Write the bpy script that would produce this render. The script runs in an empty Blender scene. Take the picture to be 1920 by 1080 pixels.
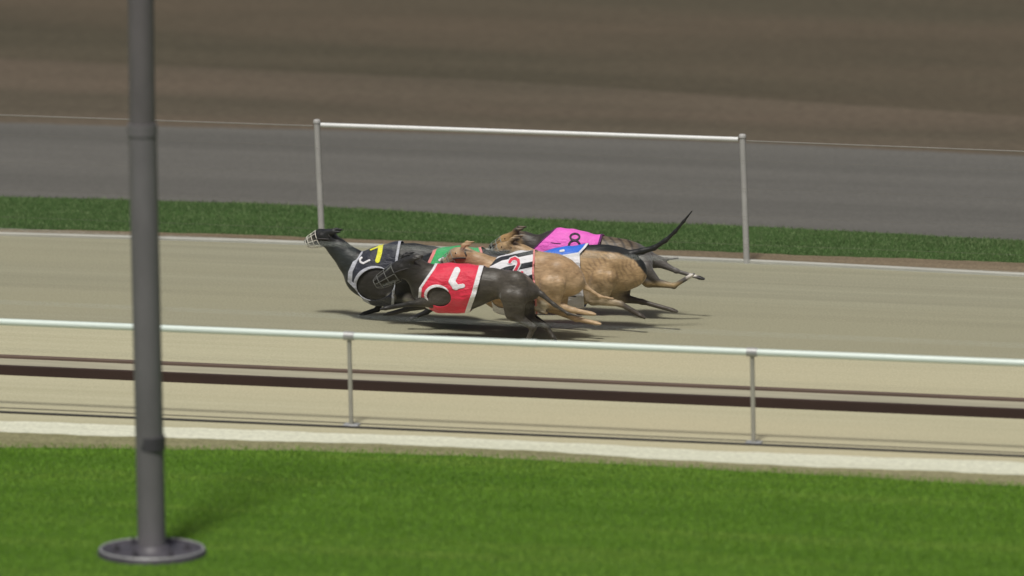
import bpy, math, random
import numpy as np
from mathutils import Vector, Matrix
random.seed(7); rng = np.random.default_rng(11)
scn = bpy.context.scene
COL = scn.collection

# ------------------------------------------------------------------ camera, light, exposure
DIST, PITCH, FPX = 50.0, math.radians(10.0), 15000.0
cd = bpy.data.cameras.new('camera'); cam = bpy.data.objects.new('camera', cd); COL.objects.link(cam)
cam.location = (0, -DIST*math.cos(PITCH), DIST*math.sin(PITCH))
cam.rotation_euler = (math.pi/2-PITCH, 0, 0)
cd.sensor_width = 36; cd.lens = FPX/1920*36
cd.clip_start = 1; cd.clip_end = 2000
cd.dof.use_dof = True; cd.dof.focus_distance = 48.7; cd.dof.aperture_fstop = 1.4
scn.camera = cam
w = bpy.data.worlds.new('World'); scn.world = w; w.use_nodes = True
wn = w.node_tree; wn.nodes.clear()
sky = wn.nodes.new('ShaderNodeTexSky'); sky.sky_type = 'NISHITA'; sky.sun_disc = False
bg = wn.nodes.new('ShaderNodeBackground'); bg.inputs[1].default_value = 0.052
wo = wn.nodes.new('ShaderNodeOutputWorld')
wn.links.new(sky.outputs[0], bg.inputs[0]); wn.links.new(bg.outputs[0], wo.inputs[0])
to_sun = Vector((-0.14, -0.45, 1.0)).normalized()
sky.sun_elevation = math.asin(to_sun.z); sky.sun_rotation = math.atan2(to_sun.x, to_sun.y)
sky.air_density = 0.5; sky.dust_density = 6.0; sky.ozone_density = 1.0
sd = bpy.data.lights.new('sun', 'SUN'); sun = bpy.data.objects.new('sun', sd); COL.objects.link(sun)
sd.energy = 2.8; sd.angle = math.radians(8.0); sd.color = (1.0, 0.975, 0.90)
sun.rotation_euler = to_sun.to_track_quat('Z', 'Y').to_euler()
sun.location = (-10, -20, 40)
vs = scn.view_settings
vs.view_transform = 'Standard'; vs.look = 'None'; vs.gamma = 1; vs.exposure = 0.0
vs.use_curve_mapping = False

# ------------------------------------------------------------------ geometry of the place
THETA = math.radians(13.0)                       # the straight runs slightly towards the camera on its right
T = np.array((math.cos(THETA), -math.sin(THETA), 0.0))
N = np.array((math.sin(THETA), math.cos(THETA), 0.0))
C0 = np.array(cam.location)
RX = np.array((1.0, 0, 0)); UP = np.array((0, math.sin(PITCH), math.cos(PITCH))); FW = np.array((0, math.cos(PITCH), -math.sin(PITCH)))
def ray(px, py):
    return FW + RX*((px-960)/FPX) - UP*((py-540)/FPX)
def ground(px, py, z=0.0):
    d = ray(px, py); return C0 + d*((z-C0[2])/d[2])
def on_plane(px, py, G, off=0.0):                # survey point in the upright plane through G along the track, off metres away from it
    d = ray(px, py); k = np.dot(G+N*off-C0, N)/np.dot(d, N); return C0 + d*k
def to_px(P):
    v = P-C0; z = v@FW
    return 960+FPX*(v@RX)/z, 540-FPX*(v@UP)/z
def tr(P):                                       # world -> track frame (along, across, up)
    return np.array((P@T, P@N, P[2]))

# ------------------------------------------------------------------ helpers
def tag(o, label=None, cat=None, group=None, kind=None):
    if label: o['label'] = label
    if cat: o['category'] = cat
    if group: o['group'] = group
    if kind: o['kind'] = kind
    return o
def empty(name, loc, rz=0.0):
    o = bpy.data.objects.new(name, None); COL.objects.link(o); o.location = loc; o.rotation_euler = (0, 0, rz)
    o.empty_display_size = 0.1
    return o
def mesh_obj(name, V, F, mat, parent=None, smooth=True, loc=None, rz=None):
    me = bpy.data.meshes.new(name); me.from_pydata([tuple(map(float, v)) for v in V], [], [tuple(map(int, f)) for f in F]); me.update()
    if smooth: me.polygons.foreach_set('use_smooth', np.ones(len(me.polygons), bool))
    o = bpy.data.objects.new(name, me); COL.objects.link(o)
    if mat: me.materials.append(mat)
    if parent: o.parent = parent
    if loc is not None: o.location = loc
    if rz is not None: o.rotation_euler = (0, 0, rz)
    return o
class MB:
    def __init__(s): s.V = []; s.F = []
    def add(s, V, F):
        n = len(s.V); s.V += [tuple(v) for v in V]; s.F += [tuple(i+n for i in f) for f in F]
    def tube(s, pts, r, n=10, cap=True):
        pts = [np.array(p, float) for p in pts]; rs = r if hasattr(r, '__len__') else [r]*len(pts)
        V = []; F = []; ref = None
        for i, p in enumerate(pts):
            d = pts[min(i+1, len(pts)-1)]-pts[max(i-1, 0)]; d /= np.linalg.norm(d)+1e-12
            if ref is None: ref = np.array((0, 0, 1.)) if abs(d[2]) < .9 else np.array((1., 0, 0))
            a = np.cross(ref, d); a /= np.linalg.norm(a); b = np.cross(d, a); ref = b
            for k in range(n):
                t = 2*math.pi*k/n; V.append(p+rs[i]*(a*math.cos(t)+b*math.sin(t)))
        for i in range(len(pts)-1):
            for k in range(n):
                k2 = (k+1) % n; F.append((i*n+k, i*n+k2, (i+1)*n+k2, (i+1)*n+k))
        if cap:
            m = len(V); V = V+V[:n]+V[-n:]                                       # caps on rings of their own, so the sides shade true
            F.append(tuple(m+k for k in range(n-1, -1, -1))); F.append(tuple(m+n+k for k in range(n)))
        s.add(V, F)
    def box(s, c, h, bev=0.0):
        x, y, z = h; c = np.array(c, float)
        if bev <= 0:
            V = [c+np.array((i*x, j*y, k*z)) for i in (-1, 1) for j in (-1, 1) for k in (-1, 1)]
            s.add(V, [(0, 1, 3, 2), (4, 6, 7, 5), (0, 4, 5, 1), (2, 3, 7, 6), (0, 2, 6, 4), (1, 5, 7, 3)]); return
        import bmesh
        bm = bmesh.new(); bmesh.ops.create_cube(bm, size=2); bmesh.ops.scale(bm, vec=h, verts=bm.verts)
        bmesh.ops.bevel(bm, geom=bm.edges[:], offset=bev, segments=2, affect='EDGES', profile=.5)
        bm.verts.index_update()
        s.add([np.array(v.co)+c for v in bm.verts], [[v.index for v in f.verts] for f in bm.faces]); bm.free()
    def lathe(s, prof, n=32, c=(0, 0, 0)):
        V = []; F = []
        for (r, z) in prof:
            for k in range(n):
                t = 2*math.pi*k/n; V.append((c[0]+r*math.cos(t), c[1]+r*math.sin(t), c[2]+z))
        for i in range(len(prof)-1):
            for k in range(n):
                k2 = (k+1) % n; F.append((i*n+k, i*n+k2, (i+1)*n+k2, (i+1)*n+k))
        m = len(V); V = V+V[-n:]; F.append(tuple(m+k for k in range(n)))
        s.add(V, F)
    def build(s, name, mat, parent=None, smooth=True, loc=None, rz=None):
        return mesh_obj(name, s.V, s.F, mat, parent, smooth, loc, rz)

def nodes(name):
    m = bpy.data.materials.new(name); m.use_nodes = True; t = m.node_tree
    return m, t, t.nodes['Principled BSDF']
def noise_chain(t, scale, vec, detail=4, rough=.6):
    tc = t.nodes.new('ShaderNodeTexCoord'); mp = t.nodes.new('ShaderNodeMapping'); mp.inputs['Scale'].default_value = vec
    nz = t.nodes.new('ShaderNodeTexNoise'); nz.inputs['Scale'].default_value = scale; nz.inputs['Detail'].default_value = detail; nz.inputs['Roughness'].default_value = rough
    t.links.new(tc.outputs['Object'], mp.inputs['Vector']); t.links.new(mp.outputs[0], nz.inputs['Vector'])
    return nz
def ramp(t, src, stops):
    r = t.nodes.new('ShaderNodeValToRGB'); el = r.color_ramp.elements
    while len(el) < len(stops): el.new(.5)
    for e, (p, c) in zip(el, stops): e.position = p; e.color = (*c, 1)
    t.links.new(src, r.inputs[0]); return r.outputs[0]
def mix(t, a, b, f, mode='MIX'):
    m = t.nodes.new('ShaderNodeMix'); m.data_type = 'RGBA'; m.blend_type = mode
    for sock, v in ((m.inputs[6], a), (m.inputs[7], b), (m.inputs[0], f)):
        if hasattr(v, 'node'): t.links.new(v, sock)
        elif isinstance(v, (int, float)): sock.default_value = v
        else: sock.default_value = (*v, 1)
    return m.outputs[2]
def bump(t, b, src, strength, dist):
    n = t.nodes.new('ShaderNodeBump'); n.inputs['Strength'].default_value = strength; n.inputs['Distance'].default_value = dist
    t.links.new(src, n.inputs['Height']); t.links.new(n.outputs[0], b.inputs['Normal'])
def surface(name, dark, light, grain=60, streak=None, patch=.5, rough=.9, bstr=.4, bdist=.01, grain_amt=.5, warm=None):
    """soil-like material: streaks along the track, broad patches and a fine grain"""
    m, t, b = nodes(name)
    st = noise_chain(t, 1.0, streak or (.12, 5, 1), 6, .65)
    c = ramp(t, st.outputs[0], [(.30, dark), (.70, light)])
    if warm:
        pz = noise_chain(t, patch, (.35, 1.3, 1), 3, .5)
        f = ramp(t, pz.outputs[0], [(.42, (0, 0, 0)), (.62, (1, 1, 1))])
        c = mix(t, c, warm, f)
    g = noise_chain(t, grain, (1, 1, 1), 3, .7)
    gc = ramp(t, g.outputs[0], [(.25, (1-grain_amt,)*3), (.75, (1+grain_amt*.6,)*3)])
    c = mix(t, c, gc, 1.0, 'MULTIPLY')
    t.links.new(c, b.inputs['Base Color'])
    b.inputs['Roughness'].default_value = rough; b.inputs['Specular IOR Level'].default_value = .2
    ad = t.nodes.new('ShaderNodeMath'); ad.operation = 'ADD'
    t.links.new(g.outputs[0], ad.inputs[0]); t.links.new(st.outputs[0], ad.inputs[1])
    bump(t, b, ad.outputs[0], bstr, bdist)
    return m
def paint(name, c, rough=.4, var=.15, scale=8, metal=0.0, vec=(1, 1, 1), dirt=None, bstr=.1, coat=0.0):
    m, t, b = nodes(name)
    z = noise_chain(t, scale, vec, 5, .65)
    lo = dirt or tuple(x*(1-var) for x in c); hi = tuple(min(1, x*(1+var)) for x in c)
    t.links.new(ramp(t, z.outputs[0], [(.30, lo), (.52, c), (.75, hi)]), b.inputs['Base Color'])
    b.inputs['Roughness'].default_value = rough; b.inputs['Metallic'].default_value = metal
    b.inputs['Coat Weight'].default_value = coat
    bump(t, b, z.outputs[0], bstr, .003)
    return m

# ------------------------------------------------------------------ ground: soil, gravel track, grass verge, sand, lawn
M = {}
M['soil'] = surface('brown_soil', (.064, .057, .038), (.098, .084, .058), 14, (.05, .5, 1), .25, warm=(.108, .086, .060), grain_amt=.25, bstr=.15)
M['gravel'] = surface('grey_gravel', (.108, .106, .097), (.146, .142, .130), 45, (.06, 1.6, 1), .3, grain_amt=.25, bstr=.2)
M['verge'] = surface('verge_turf', (.035, .075, .018), (.055, .11, .028), 40, (.3, 3, 1), .5)
M['dirt'] = surface('edge_dirt', (.16, .125, .08), (.25, .20, .135), 50, (.2, 4, 1), .5)
M['sand'] = surface('raked_sand', (.255, .250, .180), (.358, .348, .252), 70, (.07, 4.2, 1), .35, warm=(.325, .313, .218), grain_amt=.26, bstr=.5)
M['sand_lit'] = surface('lit_sand', (.415, .395, .265), (.50, .478, .335), 70, (.07, 4.2, 1), .35, warm=(.49, .452, .305), grain_amt=.2, bstr=.25)  # same sand painted paler: brighter light near the rail put into the colour
M['apron'] = surface('pale_apron', (.58, .59, .46), (.72, .73, .60), 30, (.25, 5, 1), .5, grain_amt=.25)
M['worn'] = surface('worn_edge', (.20, .20, .10), (.31, .29, .17), 45, (.3, 6, 1), .6)
M['turf'] = surface('lawn_turf', (.06, .13, .014), (.085, .17, .02), 40, (.4, 2, 1), .6)

XS = (0, 480, 960, 1440, 1920)
def edge(ys, z=0.0, jit=None):
    """an edge surveyed at five stations, carried straight on along the track far past both ends; in the track frame"""
    p = [tr(ground(x, y)) for x, y in zip(XS, ys)]
    pts = []
    # smooth curve through the stations
    for i in range(len(p)-1):
        p0 = p[max(i-1, 0)]; p1 = p[i]; p2 = p[i+1]; p3 = p[min(i+2, len(p)-1)]
        for k in range(50):
            u = k/50
            pts.append(.5*((2*p1)+(-p0+p2)*u+(2*p0-5*p1+4*p2-p3)*u*u+(-p0+3*p1-3*p2+p3)*u**3))
    pts.append(p[-1])
    j = .028 if jit is None else jit
    for q in pts:                                                               # no edge of loose ground is ruled straight
        x = q[0]+ys[0]*.013
        q[1] += j*(.45*math.sin(2.3*x+1)+.3*math.sin(5.9*x)+.2*math.sin(13.7*x+2)+.15*math.sin(31*x))
    a = pts[0].copy(); b = pts[-1].copy(); a[0] -= 120; b[0] += 120
    pts = [a]+pts+[b]
    return [(q[0], q[1], z) for q in pts]
def strip(name, far, near, z, mat, label):
    A = edge(far, z); B = edge(near, z)
    V = A+B; n = len(A)
    F = [(i, n+i, n+i+1, i+1) for i in range(n-1)]
    o = mesh_obj(name, V, F, mat, None, False, None, -THETA)
    return tag(o, label, None, None, 'structure')
E1 = (227, 238, 251, 267, 289); E2 = (366, 379, 405, 424, 448); E3 = (427, 440, 457, 474, 492); E4 = (441, 455, 474, 494, 518)
E5 = (791, 807, 827, 850, 869); E6 = (813, 828, 846, 874, 893); E7 = (842, 848, 863, 890, 915); E8 = (1500, 1520, 1540, 1560, 1580)
g = mesh_obj('ground', [(-700, -700, -.016), (700, -700, -.016), (700, 1100, -.016), (-700, 1100, -.016)], [(0, 1, 2, 3)], M['soil'], None, False, None, -THETA)
tag(g, 'bare brown soil beyond the grey track', None, None, 'structure')
M['lit_soil'] = surface('lit_soil', (.078, .068, .048), (.122, .102, .074), 14, (.05, .6, 1), .25, warm=(.140, .108, .080), grain_amt=.25, bstr=.15)  # lighter than the soil behind it: light falloff painted into the colour
E0 = (105, 128, 150, 182, 215)
strip('lit_soil', E0, E1, -.014, M['lit_soil'], 'soil strip with light falloff painted into its lighter colour, along the far side of the gravel')
strip('gravel_track', E1, E2, -.012, M['gravel'], 'wide grey gravel track behind the outer fence')
strip('grass_verge', E2, E3, -.008, M['verge'], 'narrow green verge between gravel and race track')
strip('dirt_margin', E3, E4, -.004, M['dirt'], 'thin brown dirt margin along outer track edge')
strip('race_track', E4, E5, 0.0, M['sand'], 'raked sand race track the greyhounds run on')
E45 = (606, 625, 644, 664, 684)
strip('rail_side_lit_sand', E45, E5, .002, M['sand_lit'], 'sand strip painted paler as if better lit, along the inside rail and lure rail')
strip('pale_apron', E5, E6, .004, M['apron'], 'pale sandy apron between track and infield grass')
strip('worn_edge', E6, E7, .008, M['worn'], 'worn thin edge of the infield lawn')
strip('infield_lawn', E7, E8, .012, M['turf'], 'bright green infield lawn in the foreground')

def blades(name, far, near, x0, x1, dens, h, wd, mat, label, z, clear=None):
    A = np.array(edge(far)); B = np.array(edge(near))
    area = (x1-x0)*abs(np.interp(0, A[:, 0], A[:, 1])-np.interp(0, B[:, 0], B[:, 1]))
    n = int(area*dens)
    x = rng.uniform(x0, x1, n); a = np.interp(x, A[:, 0], A[:, 1]); b = np.interp(x, B[:, 0], B[:, 1])
    f = rng.uniform(-.03, 1.0, n); y = a+(b-a)*f
    keep = rng.random(n) < np.clip(.15+(f+.03)/.05, 0, 1)                      # thin, ragged edge
    if clear is not None: keep &= np.hypot(x-clear[0], y-clear[1]) > .30
    x, y = x[keep], y[keep]; n = len(x)
    an = rng.uniform(0, 2*math.pi, n); ln = rng.uniform(.0, .7, n)*h; hh = h*rng.uniform(.55, 1.2, n)
    la = rng.uniform(0, 2*math.pi, n); ww = wd*rng.uniform(.7, 1.3, n)
    dx, dy = np.cos(an)*ww/2, np.sin(an)*ww/2; lx, ly = np.cos(la)*ln, np.sin(la)*ln
    zz = np.full(n, z)
    V = np.stack([np.stack([x-dx, y-dy, zz], 1), np.stack([x+dx, y+dy, zz], 1),
                  np.stack([x+dx*.7+lx*.4, y+dy*.7+ly*.4, zz+hh*.6], 1), np.stack([x-dx*.7+lx*.4, y-dy*.7+ly*.4, zz+hh*.6], 1),
                  np.stack([x+lx, y+ly, zz+hh], 1)], 1).reshape(-1, 3)
    base = np.arange(n)*5
    loops = np.concatenate([np.stack([base, base+1, base+2, base+3], 1), np.stack([base+3, base+2, base+4], 1)], 1)
    me = bpy.data.meshes.new(name); me.vertices.add(n*5); me.vertices.foreach_set('co', V.ravel())
    me.loops.add(n*7); me.loops.foreach_set('vertex_index', loops.ravel().astype(np.int32))
    me.polygons.add(n*2)
    st = np.stack([np.arange(n)*7, np.arange(n)*7+4], 1).ravel().astype(np.int32)
    me.polygons.foreach_set('loop_start', st)
    me.update(calc_edges=True); me.validate()
    me.materials.append(mat)
    o = bpy.data.objects.new(name, me); COL.objects.link(o); o.rotation_euler = (0, 0, -THETA)
    return tag(o, label, 'grass', None, 'stuff')
def grass_mat(name, a, b, c):
    m, t, p = nodes(name)
    z1 = noise_chain(t, 1.1, (.22, 2.2, 1), 5, .6); z2 = noise_chain(t, 90, (1, 1, .2), 2, .6)
    k = ramp(t, z1.outputs[0], [(.32, a), (.52, b), (.72, c)])
    gg = ramp(t, z2.outputs[0], [(.3, (.8, .8, .78)), (.7, (1.15, 1.15, 1.1))])
    t.links.new(mix(t, k, gg, 1.0, 'MULTIPLY'), p.inputs['Base Color'])
    p.inputs['Roughness'].default_value = .6; p.inputs['Specular IOR Level'].default_value = .25
    return m
M['grass'] = grass_mat('grass_green', (.120, .260, .022), (.170, .335, .034), (.270, .405, .070))
M['grass_far'] = grass_mat('grass_dull', (.120, .195, .078), (.150, .225, .095), (.180, .240, .115))
blades('lawn_grass', E7, (1105, 1115, 1125, 1135, 1145), -5.6, 6.0, 6500, .015, .0038, M['grass'], 'short mown bright green infield grass blades', .012, clear=tr(ground(285, 1043)))
blades('verge_grass', E2, E3, -5.5, 6.5, 4500, .016, .0042, M['grass_far'], 'dull green grass blades on the far verge', -.008)

# ------------------------------------------------------------------ kerb, inside rail, lure rail, cables
M['kerb'] = paint('kerb_concrete', (.40, .40, .36), .8, .2, 5, vec=(.3, 1, 1))
M['white'] = paint('white_enamel', (.70, .80, .75), .28, .05, 6, vec=(.2, 1, 1), bstr=.03, coat=.3)
M['galv'] = paint('galvanised_steel', (.42, .43, .43), .45, .15, 14, metal=.3)
M['whitesteel'] = paint('white_painted_steel', (.72, .74, .74), .35, .06, 10)
M['rust'] = paint('dark_brown_board', (.030, .014, .011), .65, .25, 4, vec=(.3, 2, 2))
M['lip'] = paint('brown_steel_lip', (.13, .09, .07), .6, .2, 4, vec=(.3, 2, 2))
M['slab'] = paint('sandy_top', (.36, .34, .25), .85, .2, 5, vec=(.25, 4, 1), bstr=.3)
M['rubber'] = paint('black_rubber', (.008, .008, .009), .5, .2, 10)
M['wire'] = paint('bright_wire', (.62, .66, .64), .4, .05, 10)
M['duskwire'] = paint('dull_wire', (.16, .15, .12), .6, .1, 10)
M['pole'] = paint('weathered_grey_pole', (.175, .168, .178), .55, .18, 5, vec=(1, 1, .35), bstr=.15)
M['postsand'] = paint('dusty_steel_post', (.34, .335, .29), .6, .12, 9)
M['topwire'] = paint('weathered_wire', (.24, .235, .21), .6, .1, 10)
M['pole_upper'] = paint('dull_grey_pole', (.145, .135, .140), .6, .18, 5, vec=(1, 1, .35), bstr=.15)
M['postgrey'] = paint('pale_grey_post', (.40, .40, .39), .5, .1, 9)
M['plate'] = paint('dark_base_steel', (.070, .066, .078), .5, .3, 7)

def line3(p0, p1, x0=-6000, x1=7900):            # a straight along the track through two surveyed points, far past the frame
    a = np.array(p0); b = np.array(p1); d = (b-a)/np.linalg.norm(b-a); m = (a+b)/2
    return m, d
# low concrete edging along the outer side of the sand
def edging():
    A = edge(E4, 0.0, 0.0); V = []; F = []
    prof = [(-.022, -.01), (-.022, .014), (-.014, .02), (.014, .02), (.022, .014), (.022, -.01)]
    for (x, y, z) in A:
        for (dy, dz) in prof: V.append((x, y+dy, dz))
    k = len(prof)
    for i in range(len(A)-1):
        for j in range(k-1): F.append((i*k+j, i*k+j+1, (i+1)*k+j+1, (i+1)*k+j))
    return tag(mesh_obj('track_edging', V, F, M['kerb'], None, False, None, -THETA), 'low pale concrete edging on outer side of sand', None, None, 'structure')
edging()

# inside rail: white pipe on slim posts
RG = ground(960, 812)                            # foot line of the inside rail
def prail(px, py, off=0.0): return on_plane(px, py, RG, off)
root_loc = RG.copy()
rail = empty('inside_rail', root_loc, -THETA)
def loc_in(root, P):
    d = P-np.array(root.location); return np.array((d@T, d@N, d[2]))
ra = loc_in(rail, prail(0, 603.5)); rb = loc_in(rail, prail(1920, 681))
sl = (rb-ra)/(rb[0]-ra[0])
def rp(x): return ra+sl*(x-ra[0])
mb = MB(); mb.tube([rp(x) for x in np.linspace(-26, 26, 27)], .0205, 20); mb.build('rail_pipe', M['white'], rail)
post_px = (655, 1410)
px_loc = [loc_in(rail, prail(p, 720))[0] for p in post_px]
sp = px_loc[1]-px_loc[0]
for k in range(-8, 10):
    x = px_loc[0]+k*sp; top = rp(x)
    mb = MB(); mb.tube([(x+.012, 0, -.05), (x, 0, top[2]-.012)], .013, 12)
    p = mb.build('post', M['postsand'], rail)
    mb = MB(); mb.tube([(x-.03, 0, top[2]), (x+.03, 0, top[2])], .0255, 16); mb.build('clamp', M['galv'], p)
    mb = MB(); mb.box((x+.012, 0, .006), (.045, .04, .006), .003); mb.build('foot_plate', M['galv'], p)
for x in np.arange(px_loc[0]-3*5.6+1.05, 20, 5.6):
    a_, b_ = rp(x-.045), rp(x+.045)
    mb = MB(); mb.tube([a_, b_], .0228, 18); mb.build('coupling', M['white'], rail)
tag(rail, 'white pipe running rail on slim steel posts, nearest the camera side of track', 'rail')

# lure rail: low sandy topped bed with a dark brown front board
LG = ground(960, 745)
lure = empty('lure_rail', LG, -THETA)
mb = MB(); mb.box((0, .0125, .028), (26, .0125, .032), .004); mb.build('front_board', M['rust'], lure, False)
mb = MB(); mb.box((0, .145, .024), (26, .118, .028), .004); mb.build('top_slab', M['slab'], lure, False)
mb = MB(); mb.box((0, .285, .032), (26, .020, .036), .004); mb.build('rear_lip', M['lip'], lure, False)
tag(lure, 'low lure rail with dark brown front board below the white rail', 'rail')

def cable(name, y0, y1, z, r, mat, label, G, cat='cable'):
    a = ground(0, y0); b = ground(1920, y1); a[2] = b[2] = 0
    m = (a+b)/2; d = (b-a)/np.linalg.norm(b-a); pts = [np.array((0, 0, 0))+d*s for s in np.linspace(-24, 24, 13)]
    mb = MB(); mb.tube(pts, r, 10)
    o = mb.build(name, mat, None, True, (m[0], m[1], z)); return tag(o, label, cat, G)
cable('drag_cable', 775, 858, .008, .0075, M['rubber'], 'thick black cable lying on sand beside the pale apron', 'cables along the sand')
cable('drag_cable', 766, 851, .006, .0032, M['duskwire'], 'thin dark cable lying on sand just behind the thick black one', 'cables along the sand')

# thin wires strung along the infield side, in the plane of the grey pole
PG = ground(285, 1043)
def wire(y0, y1, r, mat, label):
    a = on_plane(0, y0, PG, .10); b = on_plane(1920, y1, PG, .10); m = (a+b)/2; d = (b-a)/np.linalg.norm(b-a)
    mb = MB(); mb.tube([d*s for s in np.linspace(-20, 20, 9)], r, 8)
    o = mb.build('fence_wire', mat, None, True, m); return tag(o, label, 'wire', 'thin wires strung across the view of the track')
wire(431, 514, .0019, M['wire'], 'pale fence wire crossing in front of the dogs at rug height')
wire(566, 648, .0012, M['wire'], 'pale fence wire crossing the dogs shadows just above the white rail')
wire(533, 612, .0009, M['duskwire'], 'faint dark fence wire crossing below the dogs bellies')
wire(655, 738, .0009, M['duskwire'], 'faint dark fence wire between white rail and lure rail')

# ------------------------------------------------------------------ outer fence
FG = ground(960, 476)
fence = empty('outer_fence', FG, -THETA)
def pf(px, py): return loc_in(fence, on_plane(px, py, FG))
f0 = pf(594, 230.5); f1 = pf(1392, 258)
fs = f1[0]-f0[0]
sl2 = (f1-f0)/fs
for k in range(-3, 5):
    x = f0[0]+k*fs; top = f0+sl2*(x-f0[0])
    mb = MB(); mb.tube([(x+.035, 0, -.06), (x, 0, top[2]+.012)], .020, 14)
    p = mb.build('post', M['postgrey'], fence)
    mb = MB(); mb.lathe([(.0235, -.012), (.0235, .002), (.018, .010), (.004, .013)], 14, (x, 0, top[2]+.012)); mb.build('cap', M['postgrey'], p)
    nx = f0+sl2*(x+fs-f0[0])
    mb = MB()
    if k == 0:
        mb.tube([(x+.027, 0, top[2]-.012), (nx[0]-.027, 0, nx[2]-.012)], .0145, 14); r = mb.build('top_rail', M['whitesteel'], fence)
        r['label'] = 'bright white top rail'
    else:
        mb.tube([(x+.027, 0, top[2]-.02), (nx[0]-.027, 0, nx[2]-.03 if k > 0 else nx[2]-.02)], .0035, 8); mb.build('top_wire', M['topwire'], fence)
for hz in (.12, .30, .48, .66):
    mb = MB()
    xs = [f0[0]+k*fs for k in range(-3, 6)]
    mb.tube([(x, -.028, hz+sl2[2]*(x-f0[0])) for x in xs], .0006, 6); mb.build('strand', M['duskwire'], fence)
tag(fence, 'outer fence of slim pale posts with one bright white top rail', 'fence')

# ------------------------------------------------------------------ foreground pole
pole = empty('steel_pole', PG, -THETA)
def pp(px, py): return loc_in(pole, on_plane(px, py, PG))
top_, mid_, bot_ = pp(262, -160), pp(267, 243), (0, 0, .05)
mb = MB(); mb.tube([bot_, mid_], .074, 28); mb.build('lower_shaft', M['pole'], pole)
mb = MB(); mb.tube([mid_, top_, np.array(top_)+(np.array(top_)-np.array(mid_))*1.5], .068, 28); mb.build('upper_shaft', M['pole_upper'], pole)
mb = MB(); dd = (np.array(top_)-np.array(mid_)); dd /= np.linalg.norm(dd)
mb.tube([np.array(mid_)-dd*.03, np.array(mid_)+dd*.03], .078, 28); mb.build('collar', M['pole'], pole)
mb = MB(); mid2 = pp(283, 830); mb.tube([np.array(mid2)-dd*.035, np.array(mid2)+dd*.035], .0765, 28); mb.build('band', M['plate'], pole)
mb = MB(); mb.lathe([(.285, .0), (.285, .032), (.279, .040), (.255, .041), (.25, .034), (.10, .034), (.095, .06), (.076, .066)], 48); bp = mb.build('base_plate', M['plate'], pole)
mb = MB()
for k in range(48):
    pass
mb.tube([(.272*math.cos(t), .272*math.sin(t), .041) for t in np.linspace(0, 2*math.pi, 49)], .006, 8, False); mb.build('rim', M['galv'], bp)
for k in range(6):
    t = k*math.pi/3+.3
    mb = MB(); mb.lathe([(.018, .034), (.018, .050), (.010, .051), (.010, .066), (.003, .068)], 6, (.185*math.cos(t), .185*math.sin(t), 0)); mb.build('bolt', M['plate'], pole, False)
tag(pole, 'tall grey steel pole on a round base plate in the foreground grass', 'pole')

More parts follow.
